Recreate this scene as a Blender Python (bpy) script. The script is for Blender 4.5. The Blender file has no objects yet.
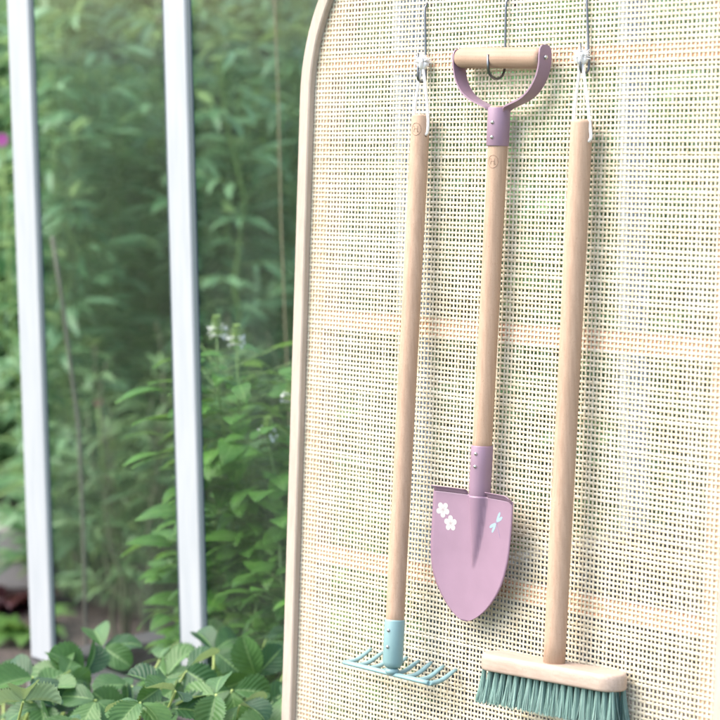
import bpy, math, random
from mathutils import Vector, Matrix

random.seed(7)
S = bpy.context.scene
COL = S.collection
R = math.radians

# ---------------------------------------------------------------- camera
cam_d = bpy.data.cameras.new('camera')
cam = bpy.data.objects.new('camera', cam_d)
COL.objects.link(cam)
CR = Vector((0.6531092, 0.7570786, -0.0167445))     # image right
CU = Vector((-0.0947287, 0.1036179, 0.9900959))     # image up
CF = Vector((-0.7513154, 0.6450546, -0.1393909))    # viewing direction
CP = Vector((2.36914745, -1.97475205, 1.25430971))
m = Matrix((CR, CU, -CF)).transposed().to_4x4()
m.translation = CP
cam.matrix_world = m
FPX = 2404.931
cam_d.sensor_width = 24.0
cam_d.sensor_fit = 'HORIZONTAL'
cam_d.lens = 24.0 * FPX / 720.0
cam_d.clip_start = 0.05
cam_d.clip_end = 400
cam_d.dof.use_dof = True
cam_d.dof.focus_distance = 2.83
cam_d.dof.aperture_fstop = 3.7
S.camera = cam

# ---------------------------------------------------------------- light
SUN_EL, SUN_AZ = R(52), R(214)      # azimuth clockwise from +Y: the light comes from the front left
w = bpy.data.worlds.new('World')
S.world = w
w.use_nodes = True
nt = w.node_tree
nt.nodes.clear()
sky = nt.nodes.new('ShaderNodeTexSky')
sky.sky_type = 'NISHITA'
sky.sun_disc = False
sky.sun_elevation = SUN_EL
sky.sun_rotation = SUN_AZ
sky.dust_density = 4.0
sky.ozone_density = 0.6
bg = nt.nodes.new('ShaderNodeBackground')
bg.inputs['Strength'].default_value = 0.15
out = nt.nodes.new('ShaderNodeOutputWorld')
nt.links.new(sky.outputs[0], bg.inputs[0])
nt.links.new(bg.outputs[0], out.inputs[0])
sun_d = bpy.data.lights.new('sun', 'SUN')
sun_d.energy = 0.8
sun_d.angle = R(75)
sun_d.color = (1.0, 0.95, 0.88)
sun = bpy.data.objects.new('sun', sun_d)
COL.objects.link(sun)
sdir = Vector((math.sin(SUN_AZ) * math.cos(SUN_EL), math.cos(SUN_AZ) * math.cos(SUN_EL), math.sin(SUN_EL)))
sun.rotation_euler = sdir.to_track_quat('Z', 'Y').to_euler()
sun.location = (0, -3, 5)
S.view_settings.view_transform = 'Standard'
S.view_settings.look = 'None'
S.view_settings.gamma = 1
S.view_settings.use_curve_mapping = False
S.view_settings.exposure = 1.78
S.cycles.max_bounces = 10
S.cycles.transparent_max_bounces = 24

# ---------------------------------------------------------------- frames
# the leaning cane screen: u along it, v down it (millimetres), w out of its face
H0 = Vector((0, 0, 1.2))
PU = Vector((0.9995503, 0.0026867, 0.0298659))
PV = Vector((0.0299865, -0.0895574, -0.9955301))
PN = Vector((0.0, 0.9959780, -0.0895977))


def P(u, v, w=0.0):
    return H0 + (PU * u + PV * v - PN * w) * 0.001


def at(x, y, depth):
    return CP + (CR * ((x - 360) / FPX) - CU * ((y - 360) / FPX) + CF) * depth


def img(dx, dy, dz=0.0):
    return (CR * dx + CU * dy - CF * dz)


# ---------------------------------------------------------------- materials
def mat(name, color, rough=0.6, metal=0.0, spec=0.5):
    mt = bpy.data.materials.new(name)
    mt.use_nodes = True
    b = mt.node_tree.nodes['Principled BSDF']
    b.inputs['Base Color'].default_value = (*color, 1)
    b.inputs['Roughness'].default_value = rough
    b.inputs['Metallic'].default_value = metal
    b.inputs['Specular IOR Level'].default_value = spec
    return mt


def N(mt, kind, **kw):
    n = mt.node_tree.nodes.new(kind)
    for k, v in kw.items():
        if k in n.inputs:
            n.inputs[k].default_value = v
        else:
            setattr(n, k, v)
    return n


def L(mt, a, b):
    mt.node_tree.links.new(a, b)


def coords(mt, scale=(1, 1, 1), rot=(0, 0, 0), kind='Object'):
    t = N(mt, 'ShaderNodeTexCoord')
    mp = N(mt, 'ShaderNodeMapping')
    mp.inputs['Scale'].default_value = scale
    mp.inputs['Rotation'].default_value = rot
    L(mt, t.outputs[kind], mp.inputs[0])
    return mp.outputs[0]


def ramp(mt, src, stops):
    r = N(mt, 'ShaderNodeValToRGB')
    e = r.color_ramp.elements
    e[0].position, e[0].color = stops[0][0], (*stops[0][1], 1)
    e[1].position, e[1].color = stops[-1][0], (*stops[-1][1], 1)
    for p, c in stops[1:-1]:
        x = e.new(p)
        x.color = (*c, 1)
    L(mt, src, r.inputs[0])
    return r.outputs[0]


def noise(mt, vec, scale, detail=4, rough=0.55):
    n = N(mt, 'ShaderNodeTexNoise')
    n.inputs['Scale'].default_value = scale
    n.inputs['Detail'].default_value = detail
    n.inputs['Roughness'].default_value = rough
    L(mt, vec, n.inputs['Vector'])
    return n.outputs[0]


def mixc(mt, fac, a, b, mode='MIX'):
    n = N(mt, 'ShaderNodeMix', data_type='RGBA', blend_type=mode)
    if isinstance(fac, (int, float)):
        n.inputs[0].default_value = fac
    else:
        L(mt, fac, n.inputs[0])
    for s, v in ((6, a), (7, b)):
        if isinstance(v, tuple):
            n.inputs[s].default_value = (*v, 1)
        else:
            L(mt, v, n.inputs[s])
    return n.outputs[2]


def bump(mt, h, strength=0.2, dist=0.001):
    b = N(mt, 'ShaderNodeBump')
    b.inputs['Strength'].default_value = strength
    b.inputs['Distance'].default_value = dist
    L(mt, h, b.inputs['Height'])
    L(mt, b.outputs[0], mt.node_tree.nodes['Principled BSDF'].inputs['Normal'])


def base(mt):
    return mt.node_tree.nodes['Principled BSDF'].inputs['Base Color']


def wood(name, c1, c2, fleck, along=(1, 1, 0.03), rough=0.6):
    mt = mat(name, c1, rough, spec=0.3)
    v = coords(mt, along)
    g = noise(mt, v, 330, 4, 0.6)
    col = ramp(mt, g, [(0.32, tuple(x * 1.04 for x in c1)), (0.68, tuple(x * 0.93 for x in c2))])
    v2 = coords(mt, (1, 1, 0.35))
    f = noise(mt, v2, 1300, 1, 0.5)
    fl = ramp(mt, f, [(0.63, (0, 0, 0)), (0.72, (1, 1, 1))])
    v3 = coords(mt, (1, 1, 0.3))
    big = ramp(mt, noise(mt, v3, 14, 3), [(0.33, (0.92, 0.885, 0.86)), (0.67, (1.08, 1.06, 1.05))])
    c = mixc(mt, fl, col, fleck)
    c = mixc(mt, 1.0, c, big, 'MULTIPLY')
    L(mt, c, base(mt))
    bump(mt, g, 0.12, 0.0006)
    return mt


M = {}
M['beech'] = wood('beech', (0.465, 0.340, 0.253), (0.425, 0.300, 0.218), (0.37, 0.25, 0.175))
M['pale_beech'] = wood('pale_beech', (0.46, 0.375, 0.315), (0.42, 0.335, 0.275), (0.38, 0.29, 0.23), along=(0.03, 1, 1))
M['grip_wood'] = wood('grip_wood', (0.395, 0.285, 0.212), (0.35, 0.245, 0.18), (0.30, 0.20, 0.14), along=(0.03, 1, 1))
M['frame_wood'] = wood('frame_wood', (0.44, 0.385, 0.335), (0.40, 0.345, 0.295), (0.36, 0.305, 0.255))
M['pine'] = wood('pine', (0.62, 0.42, 0.29), (0.56, 0.36, 0.24), (0.316, 0.158, 0.087))
M['pine_rail'] = wood('pine_rail', (0.74, 0.40, 0.25), (0.68, 0.34, 0.20), (0.316, 0.158, 0.087), along=(0.03, 1, 1))


def cane_mat():
    mt = mat('cane', (0.62, 0.55, 0.40), 0.55, spec=0.35)
    v = coords(mt, (1, 1, 1))
    a = noise(mt, v, 9, 3)
    b_ = noise(mt, v, 160, 3)
    c = ramp(mt, a, [(0.3, (0.69, 0.635, 0.51)), (0.5, (0.71, 0.665, 0.55)), (0.7, (0.73, 0.69, 0.59))])
    f = ramp(mt, b_, [(0.3, (0.88, 0.84, 0.76)), (0.6, (1.02, 1.02, 1.0))])
    c = mixc(mt, 1.0, c, f, 'MULTIPLY')
    gi = N(mt, 'ShaderNodeNewGeometry')
    isl = ramp(mt, gi.outputs['Random Per Island'], [(0.0, (0.92, 0.895, 0.84)), (0.3, (1.0, 0.985, 0.955)), (1.0, (1.04, 1.04, 1.05))])
    c = mixc(mt, 1.0, c, isl, 'MULTIPLY')
    L(mt, c, base(mt))
    tl = N(mt, 'ShaderNodeBsdfTranslucent')
    L(mt, c, tl.inputs[0])
    mx = N(mt, 'ShaderNodeMixShader')
    mx.inputs[0].default_value = 0.16
    L(mt, mt.node_tree.nodes['Principled BSDF'].outputs[0], mx.inputs[1])
    L(mt, tl.outputs[0], mx.inputs[2])
    L(mt, mx.outputs[0], mt.node_tree.nodes['Material Output'].inputs[0])
    return mt


M['cane'] = cane_mat()


def paint(name, c, rough=0.36):
    mt = mat(name, c, rough, spec=0.5)
    v = coords(mt)
    n1 = noise(mt, v, 35, 3)
    cc = ramp(mt, n1, [(0.3, tuple(x * 0.95 for x in c)), (0.7, tuple(min(1, x * 1.04) for x in c))])
    L(mt, cc, base(mt))
    bump(mt, noise(mt, v, 700, 2), 0.10, 0.0004)
    return mt


M['lilac'] = paint('lilac_paint', (0.255, 0.166, 0.232))
M['teal'] = paint('teal_paint', (0.20, 0.335, 0.35))
M['steel'] = mat('steel', (0.17, 0.18, 0.19), 0.3, 1.0)
M['rivet'] = mat('rivet', (0.537, 0.529, 0.521), 0.28, 1.0)
M['cord'] = mat('cord', (0.78, 0.78, 0.79), 0.9)
bump(M['cord'], noise(M['cord'], coords(M['cord']), 1500, 2), 0.6, 0.001)
M['burn'] = mat('burn', (0.316, 0.205, 0.142), 0.8)
M['hole'] = mat('hole_wood', (0.14, 0.07, 0.04), 0.9)
M['print_white'] = mat('print_white', (0.43, 0.43, 0.42), 0.5)
M['print_grey'] = mat('print_grey', (0.332, 0.284, 0.300), 0.5)
M['print_blue'] = mat('print_blue', (0.25, 0.345, 0.41), 0.5)
M['print_plum'] = mat('print_plum', (0.237, 0.174, 0.261), 0.5)


def bristle_mat():
    mt = mat('bristle', (0.16, 0.36, 0.34), 0.45, spec=0.4)
    g = N(mt, 'ShaderNodeNewGeometry')
    c = ramp(mt, g.outputs['Random Per Island'], [(0, (0.14, 0.25, 0.22)), (0.6, (0.20, 0.34, 0.30)), (1, (0.30, 0.44, 0.40))])
    L(mt, c, base(mt))
    return mt


M['bristle'] = bristle_mat()


def white_paint():
    mt = mat('white_paint', (0.78, 0.80, 0.83), 0.4)
    v = coords(mt, (1, 1, 0.12))
    n = noise(mt, v, 60, 4)
    v2 = coords(mt)
    d = noise(mt, v2, 22, 5, 0.7)
    c = ramp(mt, n, [(0.3, (0.335, 0.365, 0.40)), (0.6, (0.385, 0.41, 0.44))])
    s = ramp(mt, d, [(0.22, (0.80, 0.80, 0.78)), (0.36, (1, 1, 1))])
    L(mt, mixc(mt, 1.0, c, s, 'MULTIPLY'), base(mt))
    bump(mt, n, 0.1, 0.001)
    return mt


M['white'] = white_paint()
M['dark_strip'] = mat('dark_strip', (0.055, 0.08, 0.095), 0.5)


def glass_mat():
    mt = bpy.data.materials.new('glass')
    mt.use_nodes = True
    t = mt.node_tree
    t.nodes.clear()
    o = N(mt, 'ShaderNodeOutputMaterial')
    tr = N(mt, 'ShaderNodeBsdfTransparent')
    tr.inputs[0].default_value = (0.975, 0.992, 0.988, 1)
    gl = N(mt, 'ShaderNodeBsdfGlossy')
    gl.inputs['Roughness'].default_value = 0.0
    fr = N(mt, 'ShaderNodeFresnel')
    gm = N(mt, 'ShaderNodeNewGeometry')
    io = N(mt, 'ShaderNodeMath', operation='MULTIPLY_ADD')      # the same air-to-glass ratio on both faces of the pane
    L(mt, gm.outputs['Backfacing'], io.inputs[0])
    io.inputs[1].default_value = 1 / 1.5 - 1.5
    io.inputs[2].default_value = 1.5
    L(mt, io.outputs[0], fr.inputs[0])
    mx = N(mt, 'ShaderNodeMixShader')
    L(mt, fr.outputs[0], mx.inputs[0])
    L(mt, tr.outputs[0], mx.inputs[1])
    L(mt, gl.outputs[0], mx.inputs[2])
    df = N(mt, 'ShaderNodeBsdfDiffuse')
    df.inputs[0].default_value = (0.66, 0.76, 0.80, 1)
    v = coords(mt, (1.0, 1.0, 0.35))
    d = ramp(mt, noise(mt, v, 6, 6, 0.65), [(0.45, (0.001, 0.001, 0.001)), (0.8, (0.016, 0.016, 0.016))])
    m2 = N(mt, 'ShaderNodeMixShader')
    L(mt, d, m2.inputs[0])
    L(mt, mx.outputs[0], m2.inputs[1])
    L(mt, df.outputs[0], m2.inputs[2])
    L(mt, m2.outputs[0], o.inputs[0])
    return mt


M['glass'] = glass_mat()


def leaf_mat(name, c_lo, c_hi, back, vein=None, transl=0.35, rough=0.45, veins=7.0, spec=0.35):
    """two-sided leaf: per-leaf tone, paler underside, midrib and side veins from the leaf's own UVs"""
    mt = bpy.data.materials.new(name)
    mt.use_nodes = True
    t = mt.node_tree
    b = t.nodes['Principled BSDF']
    b.inputs['Roughness'].default_value = rough
    b.inputs['Specular IOR Level'].default_value = spec
    g = N(mt, 'ShaderNodeNewGeometry')
    c = ramp(mt, g.outputs['Random Per Island'], [(0, c_lo), (1, c_hi)])
    nn = ramp(mt, noise(mt, coords(mt), 55, 3), [(0.3, (0.82, 0.84, 0.8)), (0.7, (1.12, 1.1, 1.08))])
    c = mixc(mt, 1.0, c, nn, 'MULTIPLY')
    if vein:
        tc = N(mt, 'ShaderNodeTexCoord')
        sp = N(mt, 'ShaderNodeSeparateXYZ')
        L(mt, tc.outputs['UV'], sp.inputs[0])
        ab = N(mt, 'ShaderNodeMath', operation='SUBTRACT')
        L(mt, sp.outputs[0], ab.inputs[0])
        ab.inputs[1].default_value = 0.5
        a2 = N(mt, 'ShaderNodeMath', operation='ABSOLUTE')
        L(mt, ab.outputs[0], a2.inputs[0])
        mid = ramp(mt, a2.outputs[0], [(0.012, (1, 1, 1)), (0.045, (0, 0, 0))])
        k = N(mt, 'ShaderNodeMath', operation='MULTIPLY_ADD')
        L(mt, a2.outputs[0], k.inputs[0])
        k.inputs[1].default_value = -0.75
        L(mt, sp.outputs[1], k.inputs[2])
        kk = N(mt, 'ShaderNodeMath', operation='MULTIPLY')
        L(mt, k.outputs[0], kk.inputs[0])
        kk.inputs[1].default_value = veins * 2 * math.pi
        sn = N(mt, 'ShaderNodeMath', operation='SINE')
        L(mt, kk.outputs[0], sn.inputs[0])
        sv = ramp(mt, sn.outputs[0], [(0.80, (0, 0, 0)), (1.0, (0.12, 0.12, 0.12))])
        allv = mixc(mt, 1.0, mid, sv, 'ADD')
        c = mixc(mt, allv, c, vein)
        bp = N(mt, 'ShaderNodeBump')
        bp.inputs['Strength'].default_value = 0.2
        bp.inputs['Distance'].default_value = 0.0016
        inv = N(mt, 'ShaderNodeMath', operation='MULTIPLY')
        L(mt, sn.outputs[0], inv.inputs[0])
        inv.inputs[1].default_value = -1
        L(mt, inv.outputs[0], bp.inputs['Height'])
        L(mt, bp.outputs[0], b.inputs['Normal'])
    c = mixc(mt, g.outputs['Backfacing'], c, back)
    L(mt, c, b.inputs['Base Color'])
    tl = N(mt, 'ShaderNodeBsdfTranslucent')
    L(mt, mixc(mt, 1.0, c, (1.0, 1.0, 0.55), 'MULTIPLY'), tl.inputs[0])
    mx = N(mt, 'ShaderNodeMixShader')
    mx.inputs[0].default_value = transl
    L(mt, b.outputs[0], mx.inputs[1])
    L(mt, tl.outputs[0], mx.inputs[2])
    L(mt, mx.outputs[0], t.nodes['Material Output'].inputs[0])
    return mt


M['strawberry'] = leaf_mat('strawberry_leaf', (0.020, 0.074, 0.034), (0.085, 0.190, 0.060), (0.26, 0.37, 0.23), (0.15, 0.27, 0.10), 0.25, 0.43)
M['basil'] = leaf_mat('basil_leaf', (0.07, 0.20, 0.035), (0.14, 0.33, 0.06), (0.17, 0.31, 0.10), (0.20, 0.38, 0.10), 0.4, 0.4, 5.0)
M['feather'] = leaf_mat('slender_leaf', (0.075, 0.20, 0.085), (0.26, 0.46, 0.27), (0.28, 0.43, 0.30), None, 0.4, 0.36, spec=0.5)  # palest leaf tone raised, putting glints into the colour
M['bushy'] = leaf_mat('round_leaf', (0.065, 0.19, 0.07), (0.21, 0.40, 0.18), (0.20, 0.34, 0.17), None, 0.35, 0.45)
M['dim'] = leaf_mat('dim_leaf', (0.05, 0.12, 0.05), (0.13, 0.23, 0.10), (0.14, 0.22, 0.12), None, 0.3, 0.5)
M['lush'] = leaf_mat('lush_leaf', (0.07, 0.17, 0.04), (0.13, 0.27, 0.07), (0.15, 0.27, 0.1), None, 0.4, 0.45)
M['red_leaf'] = leaf_mat('red_leaf', (0.035, 0.012, 0.018), (0.07, 0.02, 0.03), (0.10, 0.04, 0.05), None, 0.2, 0.4)
M['grass'] = leaf_mat('grass_blade', (0.06, 0.12, 0.025), (0.12, 0.20, 0.05), (0.1, 0.18, 0.05), None, 0.3, 0.5)
M['stem_green'] = mat('stem_green', (0.14, 0.24, 0.06), 0.5)
M['stem_dark'] = mat('stem_dark', (0.10, 0.11, 0.06), 0.7)
M['stem_yellow'] = mat('stem_yellow', (0.30, 0.40, 0.12), 0.5)
M['petal_white'] = mat('petal_white', (0.80, 0.80, 0.78), 0.6)
M['petal_purple'] = mat('petal_purple', (0.34, 0.03, 0.26), 0.5)
M['petal_rose'] = mat('petal_rose', (0.26, 0.05, 0.10), 0.5)
M['calyx'] = mat('calyx', (0.30, 0.46, 0.10), 0.5)
M['stake'] = mat('stake', (0.085, 0.085, 0.065), 0.8)
M['twine'] = mat('twine', (0.24, 0.20, 0.12), 0.9)


def soil_mat():
    mt = mat('soil', (0.07, 0.05, 0.04), 0.95)
    v = coords(mt)
    a = noise(mt, v, 5, 8, 0.7)
    b_ = noise(mt, v, 70, 4, 0.7)
    c = ramp(mt, a, [(0.3, (0.065, 0.052, 0.045)), (0.55, (0.10, 0.083, 0.072)), (0.75, (0.14, 0.12, 0.105))])
    f = ramp(mt, b_, [(0.3, (0.55, 0.55, 0.55)), (0.7, (1.25, 1.2, 1.2))])
    L(mt, mixc(mt, 1.0, c, f, 'MULTIPLY'), base(mt))
    bump(mt, b_, 0.8, 0.02)
    return mt


M['soil'] = soil_mat()


def stone_mat(name, c1, c2, scale=14):
    mt = mat(name, c1, 0.9)
    v = coords(mt)
    a = noise(mt, v, scale, 8, 0.7)
    L(mt, ramp(mt, a, [(0.3, c1), (0.7, c2)]), base(mt))
    bump(mt, a, 0.5, 0.006)
    return mt


M['stone'] = stone_mat('stone', (0.205, 0.198, 0.198), (0.332, 0.316, 0.316))
M['plinth'] = wood('grey_timber', (0.085, 0.085, 0.085), (0.055, 0.057, 0.06), (0.05, 0.05, 0.05), along=(0.05, 1, 1), rough=0.9)
M['plinth_dark'] = wood('dark_timber', (0.071, 0.079, 0.083), (0.047, 0.055, 0.059), (0.040, 0.040, 0.040), along=(1, 0.05, 1), rough=0.85)


# ---------------------------------------------------------------- mesh helper
class MB:
    def __init__(self):
        self.v, self.f, self.s, self.uv = [], [], [], []

    def add(self, vs, fs, smooth=True, uvs=None):
        o = len(self.v)
        self.v += [tuple(p) for p in vs]
        self.uv += uvs if uvs else [(0.0, 0.0)] * len(vs)
        for f in fs:
            self.f.append(tuple(i + o for i in f))
            self.s.append(smooth)

    def build(self, name, material, parent=None, root=None):
        me = bpy.data.meshes.new(name)
        off = root.location if root is not None else Vector((0, 0, 0))
        me.from_pydata([(a - off.x, b - off.y, c - off.z) for a, b, c in self.v], [], self.f)
        me.polygons.foreach_set('use_smooth', self.s)
        ul = me.uv_layers.new(name='UVMap')
        buf = []
        for f in self.f:
            for i in f:
                buf += self.uv[i]
        ul.data.foreach_set('uv', buf)
        me.materials.append(material)
        me.update()
        o = bpy.data.objects.new(name, me)
        COL.objects.link(o)
        if parent is not None:
            o.parent = parent
        return o

    def tube(self, path, rad, n=8, cap=True, smooth=True):
        path = [Vector(p) for p in path]
        k = len(path)
        rad = rad if isinstance(rad, (list, tuple)) else [rad] * k
        tans = []
        for i in range(k):
            d = path[min(i + 1, k - 1)] - path[max(i - 1, 0)]
            tans.append(d.normalized())
        t = tans[0]
        ref = Vector((0, 0, 1)) if abs(t.z) < 0.8 else Vector((0, 1, 0))
        a = t.cross(ref).normalized()
        vs, fs = [], []
        for i in range(k):
            t = tans[i]
            a = (a - t * a.dot(t)).normalized()
            b = t.cross(a)
            for j in range(n):
                th = 2 * math.pi * j / n
                vs.append(path[i] + (a * math.cos(th) + b * math.sin(th)) * rad[i])
        for i in range(k - 1):
            for j in range(n):
                fs.append((i * n + j, i * n + (j + 1) % n, (i + 1) * n + (j + 1) % n, (i + 1) * n + j))
        self.add(vs, fs, smooth)
        if cap:
            o = len(self.v) - len(vs)
            self.f.append(tuple(o + j for j in reversed(range(n))))
            self.s.append(False)
            self.f.append(tuple(o + (k - 1) * n + j for j in range(n)))
            self.s.append(False)

    def box(self, c, ax, ay, az, bev=0.0):
        """box of half-axes ax, ay, az (vectors), edges chamfered by bev"""
        c = Vector(c)
        ax, ay, az = Vector(ax), Vector(ay), Vector(az)
        lx, ly, lz = ax.length, ay.length, az.length
        bev = min(bev, lx * 0.9, ly * 0.9, lz * 0.9)
        nx, ny, nz = ax / lx, ay / ly, az / lz
        if bev <= 0:
            vs = [c + ax * i + ay * j + az * k for i in (-1, 1) for j in (-1, 1) for k in (-1, 1)]
            fs = [(0, 1, 3, 2), (4, 6, 7, 5), (0, 4, 5, 1), (2, 3, 7, 6), (0, 2, 6, 4), (1, 5, 7, 3)]
            self.add(vs, fs, False)
            return
        idx, vs = {}, []
        for i in (-1, 1):
            for j in (-1, 1):
                for k in (-1, 1):
                    for q in range(3):
                        l = [lx - bev, ly - bev, lz - bev]
                        l[q] += bev
                        idx[(i, j, k, q)] = len(vs)
                        vs.append(c + nx * i * l[0] + ny * j * l[1] + nz * k * l[2])
        fs = []
        g = lambda i, j, k, q: idx[(i, j, k, q)]
        for s in (-1, 1):
            r = [(s, -1, -1, 0), (s, 1, -1, 0), (s, 1, 1, 0), (s, -1, 1, 0)]
            fs.append([g(*x) for x in (r if s > 0 else r[::-1])])
            r = [(-1, s, -1, 1), (-1, s, 1, 1), (1, s, 1, 1), (1, s, -1, 1)]
            fs.append([g(*x) for x in (r if s > 0 else r[::-1])])
            r = [(-1, -1, s, 2), (1, -1, s, 2), (1, 1, s, 2), (-1, 1, s, 2)]
            fs.append([g(*x) for x in (r if s > 0 else r[::-1])])
        for a in (-1, 1):
            for b in (-1, 1):
                fs.append([g(a, b, -1, 0), g(a, b, 1, 0), g(a, b, 1, 1), g(a, b, -1, 1)])
                fs.append([g(a, -1, b, 0), g(a, 1, b, 0), g(a, 1, b, 2), g(a, -1, b, 2)])
                fs.append([g(-1, a, b, 1), g(1, a, b, 1), g(1, a, b, 2), g(-1, a, b, 2)])
                for k in (-1, 1):
                    fs.append([g(a, b, k, 0), g(a, b, k, 1), g(a, b, k, 2)])
        self.add(vs, fs, False)

    def rings(self, rings, cap=True, smooth=True, closed=True):
        n = len(rings[0])
        vs = [p for r in rings for p in r]
        fs = []
        for i in range(len(rings) - 1):
            for j in range(n if closed else n - 1):
                fs.append((i * n + j, i * n + (j + 1) % n, (i + 1) * n + (j + 1) % n, (i + 1) * n + j))
        self.add(vs, fs, smooth)
        if cap:
            o = len(self.v) - len(vs)
            self.f.append(tuple(o + j for j in reversed(range(n))))
            self.s.append(False)
            self.f.append(tuple(o + (len(rings) - 1) * n + j for j in range(n)))
            self.s.append(False)

    def ball(self, c, r, n=10, squash=None, axis=None):
        c = Vector(c)
        ax = (axis or Vector((0, 0, 1))).normalized()
        a = ax.orthogonal().normalized()
        b = ax.cross(a)
        sq = squash or 1.0
        rs = []
        m_ = max(4, n // 2)
        for i in range(m_ + 1):
            t = math.pi * i / m_
            rr = max(1e-5, math.sin(t)) * r
            rs.append([c + ax * (-math.cos(t) * r * sq) + (a * math.cos(2 * math.pi * j / n) + b * math.sin(2 * math.pi * j / n)) * rr for j in range(n)])
        self.rings(rs, cap=False)

    def leaf(self, p, d, nrm, ln, wd, fold=0.25, droop=0.3, n=4, prof='lance', serr=0.0, cup=0.0, wave=0.0, side=1):
        """leaf blade from p along d; 'side' half-columns each side of the midrib"""
        p, d = Vector(p), Vector(d).normalized()
        nrm = Vector(nrm)
        nrm = (nrm - d * nrm.dot(d))
        nrm = nrm.normalized() if nrm.length > 1e-6 else d.orthogonal().normalized()
        b = d.cross(nrm)
        cols = list(range(-side, side + 1))
        vs, uvs, fs = [], [], []
        pos = Vector(p)
        for i in range(n + 1):
            t = i / n
            if prof == 'lance':
                ww = wd * (math.sin(math.pi * t ** 0.75) ** 0.9 if 0 < t < 1 else 0.02)
            elif prof == 'ovate':
                ww = wd * (math.sin(math.pi * t ** 0.62) ** 0.75 if 0 < t < 1 else 0.03)
            else:       # obovate, blunt
                ww = wd * ((math.sin(math.pi * (0.04 + 0.93 * t) ** 1.25)) ** 0.62)
            ang = -droop * t
            dd = d * math.cos(ang) + nrm * math.sin(ang)
            nn = nrm * math.cos(ang) - d * math.sin(ang)
            if i:
                pos = pos + dd * (ln / n)
            for c in cols:
                s = c / side
                k = 1.0
                if serr and abs(c) == side:
                    k = 1.0 + (serr if i % 2 else -serr)
                off = 0.5 * ww * s * k
                up = abs(off) * math.tan(fold) - cup * (s * s) * wd * 0.3
                if wave:
                    up += wave * wd * math.sin(t * 16 - abs(s) * 4) * abs(s)
                vs.append(pos + b * off + nn * up + (dd * (serr * ww * 0.15) if (serr and abs(c) == side and i % 2) else Vector()))
                uvs.append((0.5 + 0.5 * s, t))
        m_ = len(cols)
        for i in range(n):
            for c in range(m_ - 1):
                fs.append((i * m_ + c, i * m_ + c + 1, (i + 1) * m_ + c + 1, (i + 1) * m_ + c))
        self.add(vs, fs, True, uvs)


def thing(name, label, cat, loc, group=None):
    o = bpy.data.objects.new(name, None)
    o.empty_display_size = 0.05
    COL.objects.link(o)
    o.location = Vector(loc)
    tag(o, label, cat, group)
    return o


def tag(o, label, cat, group=None, kind=None):
    o['label'] = label
    o['category'] = cat
    if group:
        o['group'] = group
    if kind:
        o['kind'] = kind
    return o


# ---------------------------------------------------------------- ground
rg = random.Random(3)
g = MB()
nx, ny = 90, 90
xs = [-7 + 11 * i / nx for i in range(nx + 1)]
ys = [-4 + 11 * j / ny for j in range(ny + 1)]
vs = [(x, y, 0.010 * math.sin(7 * x + 3 * y) + 0.008 * math.sin(13 * y - 5 * x) + rg.uniform(-0.008, 0.008) - 0.012) for y in ys for x in xs]
# wide apron to the horizon
fs = [(j * (nx + 1) + i, j * (nx + 1) + i + 1, (j + 1) * (nx + 1) + i + 1, (j + 1) * (nx + 1) + i) for j in range(ny) for i in range(nx)]
g.add(vs, fs)
c0, c1, c2, c3 = 0, nx, (ny + 1) * (nx + 1) - 1, ny * (nx + 1)
o = len(g.v)
g.v += [(-150, -150, -0.02), (150, -150, -0.02), (150, 150, -0.02), (-150, 150, -0.02)]
g.uv += [(0, 0)] * 4
for a, b, p, q in ((o, o + 1, c1, c0), (o + 1, o + 2, c2, c1), (o + 2, o + 3, c3, c2), (o + 3, o, c0, c3)):
    g.f.append((a, b, p, q))
    g.s.append(False)
gr = g.build('ground', M['soil'])
gr['kind'] = 'structure'

def lawn_mat():
    mt = mat('added_lawn', (0.08, 0.16, 0.05), 0.9)
    v = coords(mt)
    a = noise(mt, v, 3, 6, 0.7)
    b_ = noise(mt, v, 90, 4, 0.7)
    c = ramp(mt, a, [(0.3, (0.06, 0.13, 0.035)), (0.7, (0.12, 0.21, 0.07))])
    f = ramp(mt, b_, [(0.3, (0.6, 0.6, 0.6)), (0.7, (1.3, 1.3, 1.2))])
    L(mt, mixc(mt, 1.0, c, f, 'MULTIPLY'), base(mt))
    bump(mt, b_, 0.9, 0.03)
    return mt


lb = MB()  # grass sheets added so the panes reflect green instead of grey soil
for x0, x1, y0, y1 in ((-60, 60, -60, -0.75), (-60, -3.2, -0.75, 60), (4, 60, -0.75, 60), (-3.2, 4, 9, 60)):
    lb.add([(x0, y0, 0.012), (x1, y0, 0.012), (x1, y1, 0.012), (x0, y1, 0.012)], [(0, 1, 2, 3)], False)
ln_ = lb.build('added_lawn', lawn_mat())
ln_['kind'] = 'structure'

# grass near the greenhouse's outer corner
gb = MB()
rr = random.Random(11)
for i in range(5200):
    x = rr.uniform(-2.1, -0.95)
    y = rr.uniform(-0.5, 0.62)
    edge = 0.44 + 0.06 * math.sin(x * 9) - 0.02 * x
    if y > edge + rr.gauss(0, 0.03):
        continue
    h = rr.uniform(0.02, 0.06)
    a = rr.uniform(0, 6.28)
    lean = Vector((math.cos(a), math.sin(a), 0)) * rr.uniform(0.1, 0.7)
    gb.leaf((x, y, -0.015), Vector((0, 0, 1)) + lean, Vector((math.cos(a), math.sin(a), 0)), h, 0.004, 0.1, 0.6, 3)
tag(gb.build('grass', M['grass']), 'short green grass at the outer corner of the greenhouse', 'grass', kind='stuff')

# ---------------------------------------------------------------- greenhouse
GY = 0.07
gh = thing('greenhouse', 'white painted greenhouse with tall glass panes behind the cane screen', 'greenhouse', (-0.8, GY, 0))
Z0, Z1 = 0.25, 2.0


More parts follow.
